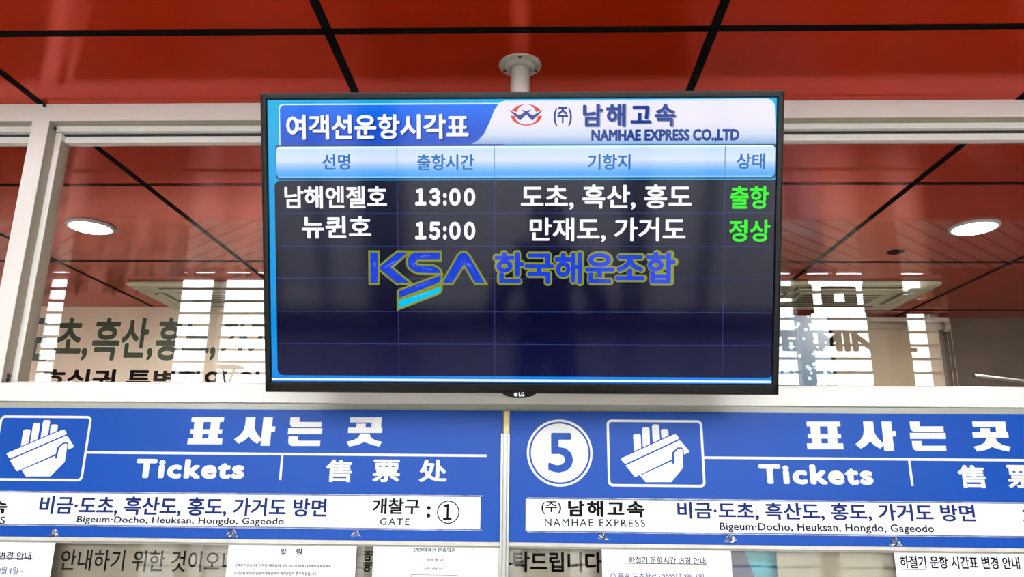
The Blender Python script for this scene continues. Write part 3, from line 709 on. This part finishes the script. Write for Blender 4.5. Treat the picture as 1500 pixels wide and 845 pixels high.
# roller blind at the back, right
RY = 2.80
R_ = Face((0, RY, 0)); rx0, rx1 = R_.uv(1214, 500)[0], R_.uv(1389, 500)[0]; rzt = R_.uv(1300, 466)[1]
r = empty('roller_blind', ((rx0+rx1)/2, RY, 1.7), (0, 0, 0), 'beige roller blind with bead chain inside the office, right of the television', 'blind')
ox = -(rx0+rx1)/2; zz = rzt-1.7; hwid = (rx1-rx0)/2
box('fabric', (-hwid+.03, -.002, 0), (hwid-.055, .002, zz-.03), mat('blind_fabric', (196, 180, 152), rough=.85, noise=.04), r)
MB().box((-hwid, -.035, zz-.028), (hwid, .03, zz), .004).build('head_rail', mat('rail_cream', (214, 206, 192), rough=.4), r)
MB().cyl((-hwid+.02, 0, zz-.055), (hwid-.02, 0, zz-.055), .024, n=24).build('roller', mat('blind_fabric_roll', (180, 166, 142), rough=.85), r, True)
MB().cyl((hwid-.02, 0, zz-.055), (hwid+.012, 0, zz-.055), .034, n=28).box((hwid+.002, -.03, zz-.06), (hwid+.01, .03, zz), .002).build('end_bracket', mat('bracket_cream', (190, 176, 158), rough=.5), r)
cb = MB()
for dy in (-.034, .034):
    for i in range(52): cb.sphere((hwid+.006+.012*(dy > 0), dy, zz-.075-i*.0125), .0036, 6)
cb.build('bead_chain', mat('bead', (216, 210, 196), rough=.4), r)

# teal dotted screen inside the office beside the television
M_teal = mat('teal_dotted', (52, 110, 124), rough=.4)
nt = M_teal.node_tree; tc = nt.nodes.new('ShaderNodeTexCoord'); vo = nt.nodes.new('ShaderNodeTexVoronoi'); vo.inputs['Scale'].default_value = 26
cr = nt.nodes.new('ShaderNodeValToRGB'); cr.color_ramp.interpolation = 'CONSTANT'; cr.color_ramp.elements[0].color = lin(150, 178, 186); cr.color_ramp.elements[1].position = .27; cr.color_ramp.elements[1].color = lin(48, 74, 92)
nt.links.new(tc.outputs['Object'], vo.inputs['Vector']); nt.links.new(vo.outputs['Distance'], cr.inputs[0]); nt.links.new(cr.outputs[0], nt.nodes['Principled BSDF'].inputs['Base Color'])
D_ = Face((0, 1.9, 0)); dx0, dx1 = D_.uv(1040, 500)[0], D_.uv(1218, 520)[0]; dz = D_.uv(1180, 462)[1]
r = empty('dotted_screen', ((dx0+dx1)/2, 1.9, 0), S.rot, 'teal dotted folding screen inside the office just right of the television', 'screen')
MB().box((-(dx1-dx0)/2, .05, -.02), ((dx1-dx0)/2, dz, 0), .003).build('panel', M_teal, r)
for sx_ in (-1, 1): MB().box((sx_*(dx1-dx0)/2*.8-.02, 0, -.12), (sx_*(dx1-dx0)/2*.8+.02, .05, .1), .003).build('foot', M_dark, r)

# pale pipe end at the far right
p0, p1 = unp(1426, 550, 1.2), unp(1530, 562, 1.75)
d = (p1-p0).normalized()
pp = MB().cyl(p0, p1, .0085, n=20, caps=False).cyl(p0+d*.0005, p1, .0062, n=20, caps=False)
tag(pp.build('metal_pipe', mat('pipe_metal', (196, 192, 184), rough=.3, metal=.5), None, True), 'pale hollow pipe end low behind the glass at the right photo edge', 'pipe')

# ------------------------------------------------------------------ the photographer behind the viewpoint, mirrored in the screen
def skin_body():
    V, E_, Rr = [], [], []
    def v(p, r, frm=None):
        V.append(p); Rr.append(r if isinstance(r, tuple) else (r, r))
        if frm is not None: E_.append((frm, len(V)-1))
        return len(V)-1
    pel = v((0, 0, .95), (.165, .12)); bel = v((0, .01, 1.08), (.155, .115), pel); che = v((0, .0, 1.27), (.175, .125), bel)
    sho = v((0, -.01, 1.40), (.12, .09), che); nk = v((0, .0, 1.49), (.058, .058), sho); ja = v((0, .02, 1.56), (.066, .078), nk)
    hd = v((0, .01, 1.645), (.076, .094), ja); tp = v((0, .0, 1.70), (.055, .07), hd)
    for s in (-1, 1):
        a = v((s*.12, -.01, 1.405), .075, sho); b = v((s*.205, 0, 1.375), .066, a); c = v((s*.265, .09, 1.22), .054, b); e = v((s*.275, .18, 1.16), .046, c)
        f = v((s*.19, .255, 1.37), .038, e); g = v((s*.125, .29, 1.50), .030, f); h = v((s*.105, .297, 1.54), (.034, .02), g)
        for i, (dx, ln) in enumerate(((0.0, .068), (.0, .076), (.0, .072), (.0, .058))):
            z = 1.575+.019*(1.5-i)
            k1 = v((s*.104, .300+.002*i, z), .0092, h); k2 = v((s*(.104-ln*.25), .328, z+.006), .0086, k1); k3 = v((s*(.104-ln*.75), .331, z+.008), .0078, k2)
        t1 = v((s*.09, .284, 1.556), .0105, h); t2 = v((s*.062, .293, 1.572), .0095, t1); t3 = v((s*.046, .297, 1.588), .0085, t2)
        hp = v((s*.09, 0, .90), .105, pel); th = v((s*.10, .01, .70), .085, hp); kn = v((s*.105, .02, .50), .062, th); cf = v((s*.108, -.005, .34), .058, kn)
        an = v((s*.11, -.01, .10), .042, cf); he = v((s*.11, -.02, .05), (.042, .045), an); ft = v((s*.118, .10, .04), (.045, .036), he); to_ = v((s*.122, .17, .034), (.036, .026), ft)
    me = bpy.data.meshes.new('body'); me.from_pydata(V, E_, []); o = bpy.data.objects.new('body', me); C.objects.link(o)
    md = o.modifiers.new('skin', 'SKIN'); md.use_smooth_shade = True; md.branch_smoothing = .4
    sv = me.skin_vertices[0].data
    for i, r in enumerate(Rr): sv[i].radius = r; sv[i].use_root = (i == 0)
    o.modifiers.new('sub', 'SUBSURF').levels = 2
    bpy.context.view_layer.update()
    out = bpy.data.meshes.new_from_object(o.evaluated_get(bpy.context.evaluated_depsgraph_get()))
    bpy.data.objects.remove(o); return out
me = skin_body()
pr = empty('person', (.075, -2.335, 0), (0, 0, 0), 'person in a black jacket raising a phone with both hands, mirrored in the television', 'person')
for m in (mat('jacket_black', (16, 17, 22), rough=.8), mat('skin_tone', (206, 160, 132), rough=.5), mat('trousers_dark', (26, 28, 36), rough=.85), mat('shoe_black', (14, 14, 14), rough=.5)): me.materials.append(m)
for p in me.polygons:
    c = p.center; p.use_smooth = True
    hand_ = c.y > .268 and abs(c.x) < .16 and c.z > 1.44
    p.material_index = 1 if (c.z > 1.485 and abs(c.x) < .1 and c.y < .2) or hand_ else 3 if c.z < .085 else 2 if c.z < .93 else 0
b_ = bpy.data.objects.new('body', me); C.objects.link(b_); b_.parent = pr
hr = MB().sphere((0, -.018, 1.66), .1, 24, (.88, 1.06, .86))
bmesh.ops.delete(hr.bm, geom=[v for v in hr.bm.verts if v.co.y > .045 and v.co.z < 1.685 or v.co.z < 1.60], context='VERTS')
ho = hr.build('hair', mat('hair_black', (18, 15, 14), rough=.6), pr, True); ho.modifiers.new('t', 'SOLIDIFY').thickness = .012
fc_ = MB().sphere((0, .108, 1.615), .016, 12, (.8, 1.1, 1.3))
for s in (-1, 1): fc_.sphere((s*.078, .0, 1.63), .026, 12, (.4, .8, 1.2))
fc_.build('face_detail', mat('skin_tone_face', (206, 160, 132), rough=.5), pr, True)
ey = MB()
for s in (-1, 1): ey.sphere((s*.03, .098, 1.645), .0105, 12)
ey.build('eyes', mat('eye_dark', (40, 30, 26), rough=.2), pr, True)
MB().box((-.026, .094, 1.577), (.026, .106, 1.586), .004).build('mouth', mat('lip', (160, 90, 84), rough=.5), pr)
col = MB().lathe([(.075, 1.455), (.082, 1.46), (.078, 1.52), (.070, 1.525)], 32); col.build('collar', mat('collar_black', (20, 20, 26), rough=.8), pr, True)
ph = empty('smartphone', (.0, -2.004, 1.592), (math.radians(14), 0, 0), 'black smartphone held up in both hands by the photographer', 'phone')
MB().box((-.0825, -.0042, -.0385), (.0825, .0042, .0385), .004, 3).build('case', mat('phone_black', (16, 16, 18), rough=.3), ph)
